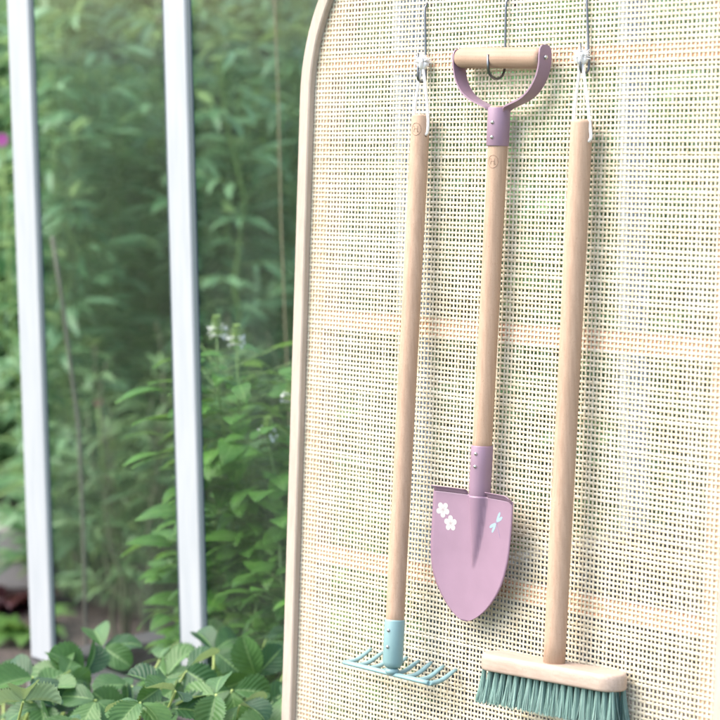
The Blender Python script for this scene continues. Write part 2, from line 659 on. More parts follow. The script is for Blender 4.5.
def bar(x0, x1, y0, y1, z0, z1, name, m_, bev=0.003, parent=None):
    b_ = MB()
    b_.box(((x0 + x1) / 2, (y0 + y1) / 2, (z0 + z1) / 2), ((x1 - x0) / 2, 0, 0), (0, (y1 - y0) / 2, 0), (0, 0, (z1 - z0) / 2), bev)
    return b_.build(name, m_, parent or gh, gh)


XB = [(-0.839, -0.777), (-0.431, -0.377), (0.90, 0.95), (1.40, 1.46)]
BX1, BY1 = XB[-1][1], 1.55
for a, b in XB:
    bar(a, b, GY, GY + 0.009, Z0, Z1, 'glazing_bar', M['white'])
for (a, b), (c, d) in zip(XB, XB[1:]):
    bar(b + 0.0005, c - 0.0005, GY + 0.0050, GY + 0.0085, Z0 + 0.001, Z1 - 0.001, 'glass_pane', M['glass'], 0)
    bar(b + 0.0003, b + 0.0090, GY + 0.0018, GY + 0.0046, Z0 + 0.001, Z1 - 0.001, 'dark_strip', M['dark_strip'], 0)  # narrow dark blue-grey strips along the bar edges beside each pane
    bar(c - 0.0030, c - 0.0003, GY + 0.0018, GY + 0.0046, Z0 + 0.001, Z1 - 0.001, 'dark_strip', M['dark_strip'], 0)
# left end wall, running away from the corner bar
for y in (0.862, 1.44):
    bar(-0.832, -0.811, y, y + 0.064, Z0, Z1, 'glazing_bar', M['white'])
# back wall and right end, mostly hidden
for x in (0.2, BX1 - 0.05):
    bar(x, x + 0.05, BY1 - 0.05, BY1, Z0, Z1, 'glazing_bar', M['white'])
bar(-0.839, BX1, GY - 0.002, GY + 0.052, Z1 + 0.001, Z1 + 0.06, 'top_rail', M['white'])
bar(-0.839, BX1, BY1 - 0.052, BY1 + 0.002, Z1 + 0.001, Z1 + 0.06, 'top_rail', M['white'])
bar(-0.841, -0.787, GY + 0.053, BY1 - 0.053, Z1 + 0.001, Z1 + 0.06, 'top_rail', M['white'])
bar(-0.85, BX1 + 0.01, GY - 0.02, GY + 0.055, Z0 - 0.03, Z0 - 0.002, 'sill', M['plinth'], 0.004)
bar(-0.76, BX1, GY + 0.004, GY + 0.045, -0.02, Z0 - 0.032, 'plinth', M['plinth'], 0.004)
bar(-0.85, -0.762, GY - 0.004, GY + 0.05, -0.02, Z0 - 0.032, 'corner_post', M['stone'], 0.006)
bar(-0.842, -0.795, GY + 0.057, BY1, -0.02, Z0 - 0.02, 'plinth', M['plinth_dark'], 0.004)
bar(-0.846, -0.786, GY + 0.057, BY1, Z0 - 0.018, Z0 - 0.001, 'sill', M['plinth'], 0.003)
bar(-0.84, BX1, BY1 + 0.004, BY1 + 0.045, -0.02, Z0 - 0.032, 'plinth', M['plinth'], 0.004)

# ---------------------------------------------------------------- cane screen
scr = thing('cane_screen', 'woven cane screen in a rounded pale wood frame leaning by the greenhouse', 'screen', P(340, 1200, 0))
UL, UR, VT, VB, RAD = -26.0, 718.5, -217.0, 1199.0, 257.0


def outline(inset):
    """rounded top corners, square feet; list of (u, v) from bottom left over the top to bottom right"""
    pts = [(UL + inset, VB)]
    for k in range(13):
        pts.append((UL + inset, VB + (VT + RAD - VB) * (k + 1) / 14))
    r = RAD - inset
    for k in range(25):
        a = math.pi / 2 * k / 24
        pts.append((UL + RAD - r * math.cos(a), VT + RAD - r * math.sin(a)))
    for k in range(25):
        a = math.pi / 2 * (1 - k / 24)
        pts.append((UR - RAD + r * math.cos(a), VT + RAD - r * math.sin(a)))
    for k in range(14):
        pts.append((UR - inset, VT + RAD + (VB - VT - RAD) * (k + 1) / 14))
    return pts


def ring(in0, in1, w0, w1, name, m_, bev=1.5):
    b_ = MB()
    rs = []
    prof = [(in0 + bev, w1), (in0, w1 - bev), (in0, w0), (in1, w0), (in1, w1 - bev), (in1 - bev, w1)]
    lists = [outline(i) for i, _ in prof]
    for k in range(len(lists[0])):
        rs.append([P(*lists[j][k], prof[j][1]) for j in range(len(prof))])
    b_.rings(rs, True, False)
    return b_.build(name, m_, scr, scr)


ring(0, 19, 1.2, 10.5, 'frame', M['frame_wood'])
# rails and stiles the cane is stapled to
ring(1, 49, -24, -0.75, 'backing_frame', M['pine'], 2.0)


def panel_box(u0, u1, v0, v1, w0, w1, name, m_, bev=1.5):
    b_ = MB()
    b_.box(P((u0 + u1) / 2, (v0 + v1) / 2, (w0 + w1) / 2), PU * (u1 - u0) / 2000, PN * (w1 - w0) / 2000, PV * (v1 - v0) / 2000, bev / 1000)
    return b_.build(name, m_, scr, scr)


for v in (0, 322, 622, 930):
    panel_box(22.5, 670, v - 11, v + 11, -20, -0.7, 'cross_rail', M['pine_rail'])


def top_v(u, inset=9):
    r = RAD - inset
    if u < UL + RAD:
        d = UL + RAD - u
    elif u > UR - RAD:
        d = u - (UR - RAD)
    else:
        return VT + inset
    return VT + RAD - math.sqrt(max(0, r * r - d * d))


def weave():
    b_ = MB()
    rw = random.Random(5)
    p = 6.0
    u0, u1 = UL + 8, UR - 8
    nu = int((u1 - u0) / p)
    nv = int((VB - VT - 28) / p)
    us = [u0 + p * i + rw.gauss(0, 0.20) for i in range(nu + 1)]
    vv = [VT + 16 + p * j + rw.gauss(0, 0.28) for j in range(nv + 1)]
    amp = 0.30

    def strand(pts, half, thick, across, gaps=None):
        vs, fs = [], []
        k = len(pts)
        for (u, v, w) in pts:
            h = half * (1 + rw.gauss(0, 0.06) + 0.05 * math.sin((u + v) * 0.07 + half * 40))
            if across == 'u':
                q = [(u - h, v, w), (u - h * 0.55, v, w + thick), (u + h * 0.55, v, w + thick), (u + h, v, w), (u, v, w - thick * 0.7)]
            else:
                q = [(u, v - h, w), (u, v - h * 0.55, w + thick), (u, v + h * 0.55, w + thick), (u, v + h, w), (u, v, w - thick * 0.7)]
            vs += [P(*x) for x in q]
        for i in range(k - 1):
            for j in range(5):
                fs.append((i * 5 + j, i * 5 + (j + 1) % 5, (i + 1) * 5 + (j + 1) % 5, (i + 1) * 5 + j))
        b_.add(vs, fs, True)

    for i, u in enumerate(us):
        tv = top_v(u)
        ph = rw.uniform(0, 6.28)
        am = rw.uniform(0.1, 0.38)
        pts = [(u + am * math.sin(v * 0.021 + ph), v, (amp if (i + j) % 2 else -amp)) for j, v in enumerate(vv) if v > tv]
        strand(pts, rw.uniform(1.45, 1.8), 0.42, 'u')
    for j, v in enumerate(vv):
        ph = rw.uniform(0, 6.28)
        am = rw.uniform(0.15, 0.5)
        pts = [(u, v + am * math.sin(u * 0.017 + ph), (-amp if (i + j) % 2 else amp)) for i, u in enumerate(us) if top_v(u) < v]
        if len(pts) > 2:
            strand(pts, rw.choice((1.55, 1.65, 1.75, 1.9)) + rw.uniform(-0.12, 0.12), 0.45, 'v')
    # a few loose fibres
    for k in range(130):
        u, v = rw.uniform(0, 690), rw.uniform(-60, 840)
        a = rw.uniform(0, 6.28)
        ln = rw.uniform(6, 22)
        pts = [P(u + ln * t * math.cos(a) + 2 * t * t, v + ln * t * math.sin(a), 1.2 + 2.5 * math.sin(t * 3)) for t in (0, 0.33, 0.66, 1)]
        b_.tube(pts, 0.00012, 3, False)
    return b_.build('cane_webbing', M['cane'], scr, scr)


weave()

# ---------------------------------------------------------------- hooks
def s_hook(u, v, du, jw, jd, label, top=-66):
    """wire S hook: caught in the cane above, J below; jw = reach of the J out of the panel"""
    h = thing('wire_hook', label, 'hook', P(u, v - 30, 5), 'wire hooks caught in the cane')
    b_ = MB()
    pts = [(u + 3, top + 9, -9), (u + 2, top + 2, -8), (u + 1, top - 3, -4), (u, top - 3, 0.5), (u, top + 3, 4), (u + du * 0.15, top + 10, 4.5)]
    pts += [(u + du * 0.6, (top + v) / 2, 4.5), (u + du, v - jw * 0.45, 4.5)]
    for k in range(1, 9):
        a = math.pi * k / 9
        pts.append((u + du, v - jw * 0.45 + math.sin(a) * jw * 0.5, 4.5 + jw * (1 - math.cos(a)) / 2))
    pts += [(u + du, v - jw * 0.45, 4.5 + jw), (u + du, v - jd, 4.5 + jw + 1)]
    b_.tube([P(*q) for q in pts], 0.0016, 8)
    b_.build('wire', M['steel'], h, h)
    return h


s_hook(200, 26, 6, 13, 34, 'steel wire hook holding the rake by its white cord')
s_hook(340, 25, 2, 27, 26, 'steel wire hook under the wooden grip of the lilac spade')
s_hook(469, 22, 8, 14, 32, 'steel wire hook holding the broom by its white cord')


# ---------------------------------------------------------------- tool helpers
def shaft(b_, a, c, r, dome=3.0, n=28):
    """turned wooden shaft from a to c (u, v, w) with a rounded upper end"""
    A, C_ = P(*a), P(*c)
    d = (C_ - A).normalized()
    ln = (C_ - A).length
    pts = [A + d * dome * 0.001 * (1 - math.cos(math.pi / 2 * k / 6)) for k in range(7)]
    rad = [(r - dome * (1 - math.sin(math.pi / 2 * k / 6))) * 0.001 for k in range(7)]
    for k in range(1, 21):
        pts.append(A + d * (dome * 0.001 + (ln - dome * 0.001) * k / 20))
        rad.append(r * 0.001)
    b_.tube(pts, rad, n)


def on_shaft(a, c, v, ang, r):
    """point on a shaft's surface at height v, ang degrees round from facing straight out (positive = towards +u)"""
    t = (v - a[1]) / (c[1] - a[1])
    u = a[0] + (c[0] - a[0]) * t
    w_ = a[2] + (c[2] - a[2]) * t
    return u + r * math.sin(R(ang)), w_ + r * math.cos(R(ang))


def emblem(parent, root, a, c, v, ang, r):
    """round burnt-in mark with an H shaped glyph, following the shaft"""
    b_ = MB()

    def pt(x, y):
        u, w_ = on_shaft(a, c, v + y, ang + math.degrees(x / r), r + 0.05)
        return P(u, v + y, w_)
    def stroke(pts, rad=0.00034):
        b_.tube([pt(*q) for q in pts], rad, 5)
    stroke([(6.2 * math.cos(2 * math.pi * k / 32), 7.4 * math.sin(2 * math.pi * k / 32)) for k in range(33)])
    stroke([(-2.6, -3.6), (-2.6, 3.4)])
    stroke([(-2.6, -3.6), (-3.8, -3.0)])
    stroke([(2.0, -3.6), (2.0, 3.4)])
    stroke([(2.0, 3.4), (3.4, 3.0)])
    stroke([(-2.6, 0.3), (-0.6, -0.8), (2.0, -0.2)])
    b_.build('burnt_emblem', M['burn'], parent, root)


def cord_loop(parent, root, knot, left, right, r_shaft, hole_v):
    """white cord: fluffy knot on the hook, two strands down to the hole across the shaft"""
    b_ = MB()
    rk = random.Random(int(knot[0]))
    K = P(*knot)
    for k in range(3):
        a0 = k * 1.05
        pts = []
        for q in range(13):
            a = 2 * math.pi * q / 12
            pts.append(K + PU * 0.0058 * math.cos(a) * math.cos(a0) + PV * 0.0066 * math.sin(a) + PN * 0.0058 * math.cos(a) * math.sin(a0))
        b_.tube(pts, 0.0028, 8)
    for k in range(60):
        d = Vector((rk.gauss(0, 1), rk.gauss(0, 1), rk.gauss(0, 1))).normalized()
        if d.z < -0.3:
            continue
        s = K + d * 0.006
        e = s + d * rk.uniform(0.003, 0.007) + Vector((rk.gauss(0, 0.001), 0, rk.gauss(0, 0.001)))
        b_.tube([s, s.lerp(e, 0.5) + Vector((0.0004, 0, 0)), e], [0.0007, 0.0006, 0.0003], 4)
    for (u, v, w_), sd in ((left, -1), (right, 1)):
        pts = []
        for q in range(15):
            t = q / 14
            base_ = P(knot[0] + sd * 0.8, knot[1] + 4, knot[2]).lerp(P(u, v, w_), t)
            bow = math.sin(math.pi * t) * 0.0012 * sd
            pts.append(base_ + PU * bow)
        pts.append(P(u + sd * 0.6, (v + hole_v) / 2, w_ + 0.3))
        pts.append(P(u, hole_v - 3, w_ + 0.5))
        pts.append(P(u - sd * 2.2, hole_v, w_ + 0.6))
        b_.tube(pts, 0.0018, 8)
    b_.build('hanging_cord', M['cord'], parent, root)


def rivet(parent, root, pos, nrm, r=0.0023):
    b_ = MB()
    b_.ball(pos, r, 10, 0.75, nrm)
    b_.build('rivet', M['rivet'], parent, root)


# ---------------------------------------------------------------- rake
ra, rc = (214.5, 66.5, 18.0), (228.0, 731.0, 47.0)
rk = thing('rake', 'wooden handled rake with a pale teal head hanging left of the spade', 'rake', P(*rc), 'garden tools hanging on the cane screen')
b = MB()
rb = tuple(ra[i] + (rc[i] - ra[i]) * 0.95 for i in range(3))
shaft(b, ra, rb, 11.3, 2.2)
sh = b.build('shaft', M['beech'], rk, rk)
emblem(sh, rk, ra, rc, 84, 20, 11.3)
b = MB()
u_, w_ = on_shaft(ra, rc, 91, 88, 11.3)
b.ball(P(u_, 91, w_), 0.0021, 10, 0.35, PU)
b.build('cord_hole', M['hole'], sh, rk)
cord_loop(rk, rk, (208.5, 3, 13), (201.4, 70, 18), (228.6, 72, 19), 11.3, 91)
hd = None
b = MB()
s0 = tuple(ra[i] + (rc[i] - ra[i]) * 0.908 for i in range(3))
s0 = P(*on_shaft(ra, rc, 674, 0, 0)[:1], 674, on_shaft(ra, rc, 674, 0, 0)[1])
s1 = P(*rc)
sd_ = (s1 - s0)
b.tube([s0, s0 + sd_ * 0.03, s0 + sd_ * 0.9, s0 + sd_ * 0.97, s1 + sd_ * 0.02], [0.0118, 0.0124, 0.0124, 0.0112, 0.0085], 28)
# collar where the socket is pressed on the bar
head = b.build('socket', M['teal'], rk, rk)
for v in (686, 706):
    u_, w_ = on_shaft(ra, rc, v, 13, 12.5)
    rivet(head, rk, P(u_, v, w_), (-PN + PU * 0.2))
b = MB()
bar_v, bar_w = 740.5, 47.0
b.ball(P(228.2, 736.5, 47.5), 0.0088, 16, 0.62, PV)


def flat_bar(b_, pts, hw, ht):
    """bar with a flattened oval section through (u, v, w) points; hw across, ht along v"""
    rs = []
    k = len(pts)
    Q = [P(*p) for p in pts]
    for i in range(k):
        t = (Q[min(i + 1, k - 1)] - Q[max(i - 1, 0)]).normalized()
        up = (-PV - t * (-PV).dot(t)).normalized()
        sdv = t.cross(up)
        h = hw[i] if isinstance(hw, list) else hw
        g_ = ht[i] if isinstance(ht, list) else ht
        rs.append([Q[i] + sdv * (h * math.cos(2 * math.pi * j / 10)) + up * (g_ * math.sin(2 * math.pi * j / 10)) for j in range(10)])
    b_.rings(rs)


u0, u1 = 139.5, 294.0
flat_bar(b, [(u0 + (u1 - u0) * k / 12, bar_v, bar_w) for k in range(13)], 0.0042, 0.0030)
b.build('crossbar', M['teal'], rk, rk)
for k in range(8):
    u = u0 + (u1 - u0) * k / 7
    b = MB()
    jj = 1.0 * math.sin(k * 2.1)
    pts = [(u, bar_v, bar_w + 0.4), (u, bar_v + 0.3, bar_w - 5), (u, bar_v - 0.2, bar_w - 13), (u, bar_v - 1.6, bar_w - 20), (u + 0.2, bar_v - 4.6, bar_w - 27), (u + 0.3, bar_v - 9 + jj * 0.3, bar_w - 35), (u + 0.4, bar_v - 13.2 + jj, bar_w - 43)]
    flat_bar(b, pts, [0.0042, 0.0042, 0.0041, 0.0039, 0.0036, 0.0033, 0.0026], [0.0029, 0.0029, 0.0028, 0.0026, 0.0025, 0.0023, 0.0016])
    b.build('tine', M['teal'], rk, rk)

# ---------------------------------------------------------------- spade
sa, sc_ = (352.2, 58.0, 20.0), (344.0, 512.0, 23.0)
sp = thing('spade', 'small spade with lilac blade and wooden grip between rake and broom', 'spade', P(*sc_), 'garden tools hanging on the cane screen')
b = MB()
sb = tuple(sa[i] + (sc_[i] - sa[i]) * 0.90 for i in range(3))
shaft(b, sa, sb, 11.6, 1.2)
sh = b.build('shaft', M['beech'], sp, sp)
emblem(sh, sp, sa, sc_, 122.5, 20, 11.6)
# grip
b = MB()
ga, gc = P(282.5, 0.6, 20), P(420.5, 4.6, 20)
pts, rad = [], []
for k in range(25):
    t = k / 24
    pts.append(ga.lerp(gc, t))
    e = min(t, 1 - t) * 138
    rad.append(0.0123 * (1 - 0.14 * max(0, 1 - e / 2.5) ** 2))
b.tube(pts, rad, 28)
b.build('grip', M['grip_wood'], sp, sp)
# D bracket: socket and two steel straps
b = MB()
q0, q1 = P(351.3, 60, 20.0), P(350.6, 104.5, 20.3)
ws = []
wall = 0.0009
rs = []
for (t, r) in ((0, 0.0119), (0, 0.0129), (0.02, 0.0132), (0.98, 0.0132), (1.0, 0.0129), (1.0, 0.0117)):
    c = q0.lerp(q1, t)
    rs.append([c + PU * r * math.cos(2 * math.pi * j / 32) - PN * r * math.sin(2 * math.pi * j / 32) for j in range(32)])
b.rings(rs, False)
so = b.build('socket', M['lilac'], sp, sp)
for v in (77.5, 94.5):
    rivet(so, sp, P(351 + 13.2 * math.sin(R(13)), v, 20.2 + 13.2 * math.cos(R(13))), (-PN + PU * 0.2))


def smooth_path(pts, n):
    """Catmull-Rom through tuples"""
    res = []
    k = len(pts)
    for i in range(k - 1):
        p0, p1, p2, p3 = pts[max(i - 1, 0)], pts[i], pts[i + 1], pts[min(i + 2, k - 1)]
        for q in range(n):
            t = q / n
            res.append(tuple(0.5 * (2 * p1[d] + (p2[d] - p0[d]) * t + (2 * p0[d] - 5 * p1[d] + 4 * p2[d] - p3[d]) * t * t + (3 * p1[d] - p0[d] - 3 * p2[d] + p3[d]) * t ** 3) for d in range(len(p1))))
    res.append(tuple(pts[-1]))
    return res


def strap(ctrl, name):
    """steel strip; ctrl = (u, v, w, half width)"""
    pts = smooth_path(ctrl, 7)
    k = len(pts)
    rs = []
    th = 0.0010
    for i, (u, v, w_, h) in enumerate(pts):
        t = (P(*pts[min(i + 1, k - 1)][:3]) - P(*pts[max(i - 1, 0)][:3])).normalized()
        side = (PN - t * PN.dot(t)).normalized()
        nn = t.cross(side)
        c = P(u, v, w_)
        rs.append([c + side * h * 0.001 + nn * th, c + side * h * 0.001 - nn * th, c - side * h * 0.001 - nn * th, c - side * h * 0.001 + nn * th])
    bb = MB()
    bb.rings(rs, True, False)
    return bb.build(name, M['lilac'], sp, sp)


s1_ = strap([(422.4, -10.5, 20, 1.5), (422.5, -9, 20, 6), (422.6, -5, 20, 9), (422.7, 3, 20, 10), (422, 14, 20, 9.8), (417, 28, 20, 9.6), (406, 42, 20, 9.4), (392, 51, 20, 9.2), (376, 56.5, 20, 9.2), (367, 59.5, 20, 8.5), (363, 63.5, 20, 6.0), (362, 70, 20, 4)], 'strap')
s2_ = strap([(280.6, -10, 20, 1.5), (280.5, -9, 20, 6), (280.4, -6, 20, 9), (280.3, 0, 20, 10), (281, 12, 20, 9.8), (285.5, 27, 20, 9.6), (296, 41, 20, 9.4), (310, 50, 20, 9.2), (326, 56, 20, 9.2), (335.5, 59.5, 20, 8.5), (339.5, 63.5, 20, 6.0), (340.5, 70, 20, 4)], 'strap')
rivet(s1_, sp, P(424.2, 4, 20), PU, 0.0028)
rivet(s2_, sp, P(278.9, 0.5, 20), -PU, 0.0028)

# blade
BC = lambda v: 342.0 - (v - 510) * 0.028 - 9.5 * max(0, (v - 540) / 120) ** 1.6
HW = [(512.5, 66.5), (514, 66.8), (520, 67.0), (545, 67.0), (570, 66.4), (585, 65.2), (600, 62.0), (612, 58.0), (624, 51.5), (636, 42.5), (646, 33.0), (654, 23.0), (660, 12.5), (663, 4.0)]


def hw(v):
    for (a, x), (c, y) in zip(HW, HW[1:]):
        if v <= c:
            return x + (y - x) * (v - a) / (c - a)
    return HW[-1][1]


def blade_w(u, v):
    """height of the blade's front face: gently dished, with the socket running down as a tapering ridge"""
    x = (u - BC(v))
    wv = 24.0 + 9.0 * (x / 67.0) ** 2 + 0.00016 * max(0, v - 560) ** 2
    if v < 598:
        t = max(0.0, (598 - v) / (598 - 506))
        cw = 1.5 + 12.5 * t ** 0.9
        xx = x - (1.0 + 1.0 * t)
        cw *= (1.45 - 0.45 * t) if xx > 0 else (0.8 + 0.2 * t)
        if abs(xx) < cw:
            wv += (12.4 * t ** 0.75) * math.sqrt(max(0, 1 - (xx / cw) ** 2)) ** 1.1
    return wv


b = MB()
nvv, nuu = 66, 48
front, back = [], []
for i in range(nvv + 1):
    v = 512.5 + (663 - 512.5) * (i / nvv)
    for j in range(nuu + 1):
        s = -1 + 2 * j / nuu
        s = s * (0.72 + 0.28 * s * s)
        u = BC(v) + hw(v) * s
        front.append(P(u, v, blade_w(u, v)))
        back.append(P(u, v, blade_w(u, v) - 1.6))
nq = nuu + 1
vs = front + back
o2 = len(front)
fs = []
for i in range(nvv):
    for j in range(nuu):
        a = i * nq + j
        fs.append((a, a + nq, a + nq + 1, a + 1))
        fs.append((o2 + a, o2 + a + 1, o2 + a + nq + 1, o2 + a + nq))
for i in range(nvv):
    a = i * nq
    fs.append((a, o2 + a, o2 + a + nq, a + nq))
    a = i * nq + nuu
    fs.append((a, a + nq, o2 + a + nq, o2 + a))
for j in range(nuu):
    fs.append((j, j + 1, o2 + j + 1, o2 + j))
    a = nvv * nq + j
    fs.append((a, o2 + a, o2 + a + 1, a + 1))
b.add(vs, fs)
# tread edges folded forward at both shoulders
for sg in (-1, 1):
    rs = []
    for k in range(13):
        x = sg * (17 + (66 - 17) * k / 12)
        dv = 0.3 + (3.0 * (max(0, k - 9) / 3) ** 2 if sg > 0 else 0)
        u = BC(512) + x
        w0 = blade_w(u, 513)
        prof = [(0.6, 0.05), (-1.8, 0.7), (-3.8, 2.4), (-5.4, 5.0), (-5.9, 5.4), (-6.3, 4.8), (-4.9, 1.6), (-2.8, -0.7), (0.6, -1.6)]
        rs.append([P(u, 512.5 + dv + a, w0 + c) for a, c in prof])
    b.rings(rs, True, True)
blade = b.build('blade', M['lilac'], sp, sp)
# lower socket, dying into the blade
b = MB()
rs = []
for (v, r) in ((453.5, 11.8), (453.5, 12.6), (454.5, 13.0), (480, 13.0), (500, 13.0), (506, 12.9), (512, 12.3), (519, 10.8)):
    t = (v - sa[1]) / (sc_[1] - sa[1])
    cu, cw = sa[0] + (sc_[0] - sa[0]) * t, sa[2] + (sc_[2] - sa[2]) * t
    rs.append([P(cu + r * math.cos(2 * math.pi * j / 32), v, cw + r * math.sin(2 * math.pi * j / 32)) for j in range(32)])
b.rings(rs, False)
so = b.build('socket', M['lilac'], blade, sp)
for v in (462.5, 477.5):
    u_, w_ = on_shaft(sa, sc_, v, 13, 13.1)
    rivet(blade, sp, P(u_, v, w_), (-PN + PU * 0.2))


def decal(name, polys, m_, parent, lift=0.12):
    """thin print following the blade; polys = lists of (u, v)"""
    bb = MB()
    for pl in polys:
        c = (sum(p[0] for p in pl) / len(pl), sum(p[1] for p in pl) / len(pl))
        n = len(pl)
        top = [P(u, v, blade_w(u, v) + lift) for u, v in pl] + [P(*c, blade_w(*c) + lift)]
        low = [P(u, v, blade_w(u, v) + 0.02) for u, v in pl]
        bb.add(top + low, [(i, (i + 1) % n, n) for i in range(n)] + [(i, n + 1 + i, n + 1 + (i + 1) % n, (i + 1) % n) for i in range(n)], False)
    return bb.build(name, m_, parent, sp)


def ellipse(cu, cv, a, b_, ang, n=16, egg=0.0):
    res = []
    for k in range(n):
        t = 2 * math.pi * k / n
        x, y = a * math.cos(t), b_ * math.sin(t) * (1 + egg * math.cos(t))
        res.append((cu + x * math.cos(ang) - y * math.sin(ang), cv + x * math.sin(ang) + y * math.cos(ang)))
    return res


for (fu, fv, rot) in ((289.0, 535.0, 0.3), (300.5, 550.0, 0.9)):
    pet = [ellipse(fu + 4.9 * math.cos(rot + k * 1.2566), fv + 4.9 * math.sin(rot + k * 1.2566), 4.6, 3.3, rot + k * 1.2566, 14, 0.25) for k in range(5)]
    fl = decal('flower_print', pet, M['print_white'], blade)
    decal('flower_centre', [ellipse(fu, fv, 1.7, 1.5, 0, 10)], M['print_grey'], fl, 0.22)
    decal('petal_mark', [ellipse(fu + 3.0 * math.cos(rot + k * 1.2566), fv + 3.0 * math.sin(rot + k * 1.2566), 1.3, 0.28, rot + k * 1.2566, 8) for k in range(5)], M['print_grey'], fl, 0.22)
du_, dv_ = 377.0, 540.5
dr = decal('dragonfly_print', [ellipse(du_ + 7 * math.cos(a), dv_ + 8 * math.sin(a), 7.0, 1.9, a, 14, 0.3) for a in (-1.05, -0.55, 2.15, 2.65)], M['print_blue'], blade)
decal('dragonfly_body', [ellipse(du_, dv_ - 0.2, 2.2, 1.5, 1.0, 10), ellipse(du_ + 4.6, dv_ + 9.0, 9.0, 0.7, 1.1, 12)], M['print_plum'], dr, 0.22)

# ---------------------------------------------------------------- broom
ba, bc = (484.3, 75.0, 20.0), (487.4, 692.0, 36.0)
br = thing('broom', 'wooden broom with teal bristles hanging at the right of the spade', 'broom', P(487, 745, 36), 'garden tools hanging on the cane screen')
b = MB()
shaft(b, ba, bc, 12.6, 4.5)
sh = b.build('shaft', M['beech'], br, br)
cord_loop(br, br, (474.5, 5, 14), (469.8, 88, 19.0), (499.4, 92, 20.5), 12.6, 100)
TH = R(9)      # the head hangs a little turned: its left end stands further out
hx = (PU * math.cos(TH) + PN * math.sin(TH))
hy = (-PN * math.cos(TH) + PU * math.sin(TH))
HC = P(486.0, 4.0, 36.0)


def HP(x, v, y):
    return HC + (hx * x + hy * y + PV * v) * 0.001


def stadium(hl, hd_, n=12):
    pts = []
    for k in range(n + 1):
        a = -math.pi / 2 + math.pi * k / n
        pts.append((hl - hd_ + hd_ * math.cos(a), hd_ * math.sin(a)))
    for k in range(n + 1):
        a = math.pi / 2 + math.pi * k / n
        pts.append((-hl + hd_ + hd_ * math.cos(a), hd_ * math.sin(a)))
    return pts


b = MB()
rs = []
for v, ins in ((681.5, 4.0), (682.3, 2.0), (684.2, 0.5), (687, 0), (697.5, 0), (699.6, 0.6), (700.6, 2.0)):
    rs.append([HP(x, v, y) for x, y in stadium(96 - ins, 21 - ins)])
b.rings(rs, True, True)
for i in range(len(b.s)):
    pass
b.build('broom_head', M['pale_beech'], br, br)
b = MB()
rbr = random.Random(21)
for row in range(3):
    y0 = (-11, 0, 11)[row]
    nt_ = 20
    for k in range(nt_):
        x0 = -88 + 176 * k / (nt_ - 1) + (4 if row == 1 else 0)
        if row == 1 and k == nt_ - 1:
            continue
        for q in range(72):
            a, rr_ = rbr.uniform(0, 6.28), math.sqrt(rbr.random())
            fx, fy = rr_ * math.cos(a), rr_ * math.sin(a)
            flare = 5.8
            ln = 38.5 + rbr.gauss(0, 1.2)
            xb, yb = x0 + 2.4 * fx, y0 + 2.4 * fy
            xt = x0 + flare * fx + rbr.gauss(0, 1.0) + (x0 / 88.0) * 3.0
            yt = y0 + flare * fy + rbr.gauss(0, 1.0) + y0 * 0.25
            p0 = HP(xb, 699.5, yb)
            p1 = HP(xb * 0.6 + xt * 0.4 + rbr.gauss(0, 0.3), 699.5 + ln * 0.5, yb * 0.6 + yt * 0.4)
            p2 = HP(xt, 699.5 + ln, yt)
            b.tube([p0, p1, p2], [0.00047, 0.00044, 0.00034], 3, False)
b.build('bristles', M['bristle'], br, br)

# ---------------------------------------------------------------- basil behind the glass
UPV = Vector((0, 0, 1))


def rnd_dir(r_, up=0.2):
    a = r_.uniform(0, 2 * math.pi)
    return Vector((math.cos(a), math.sin(a), up))


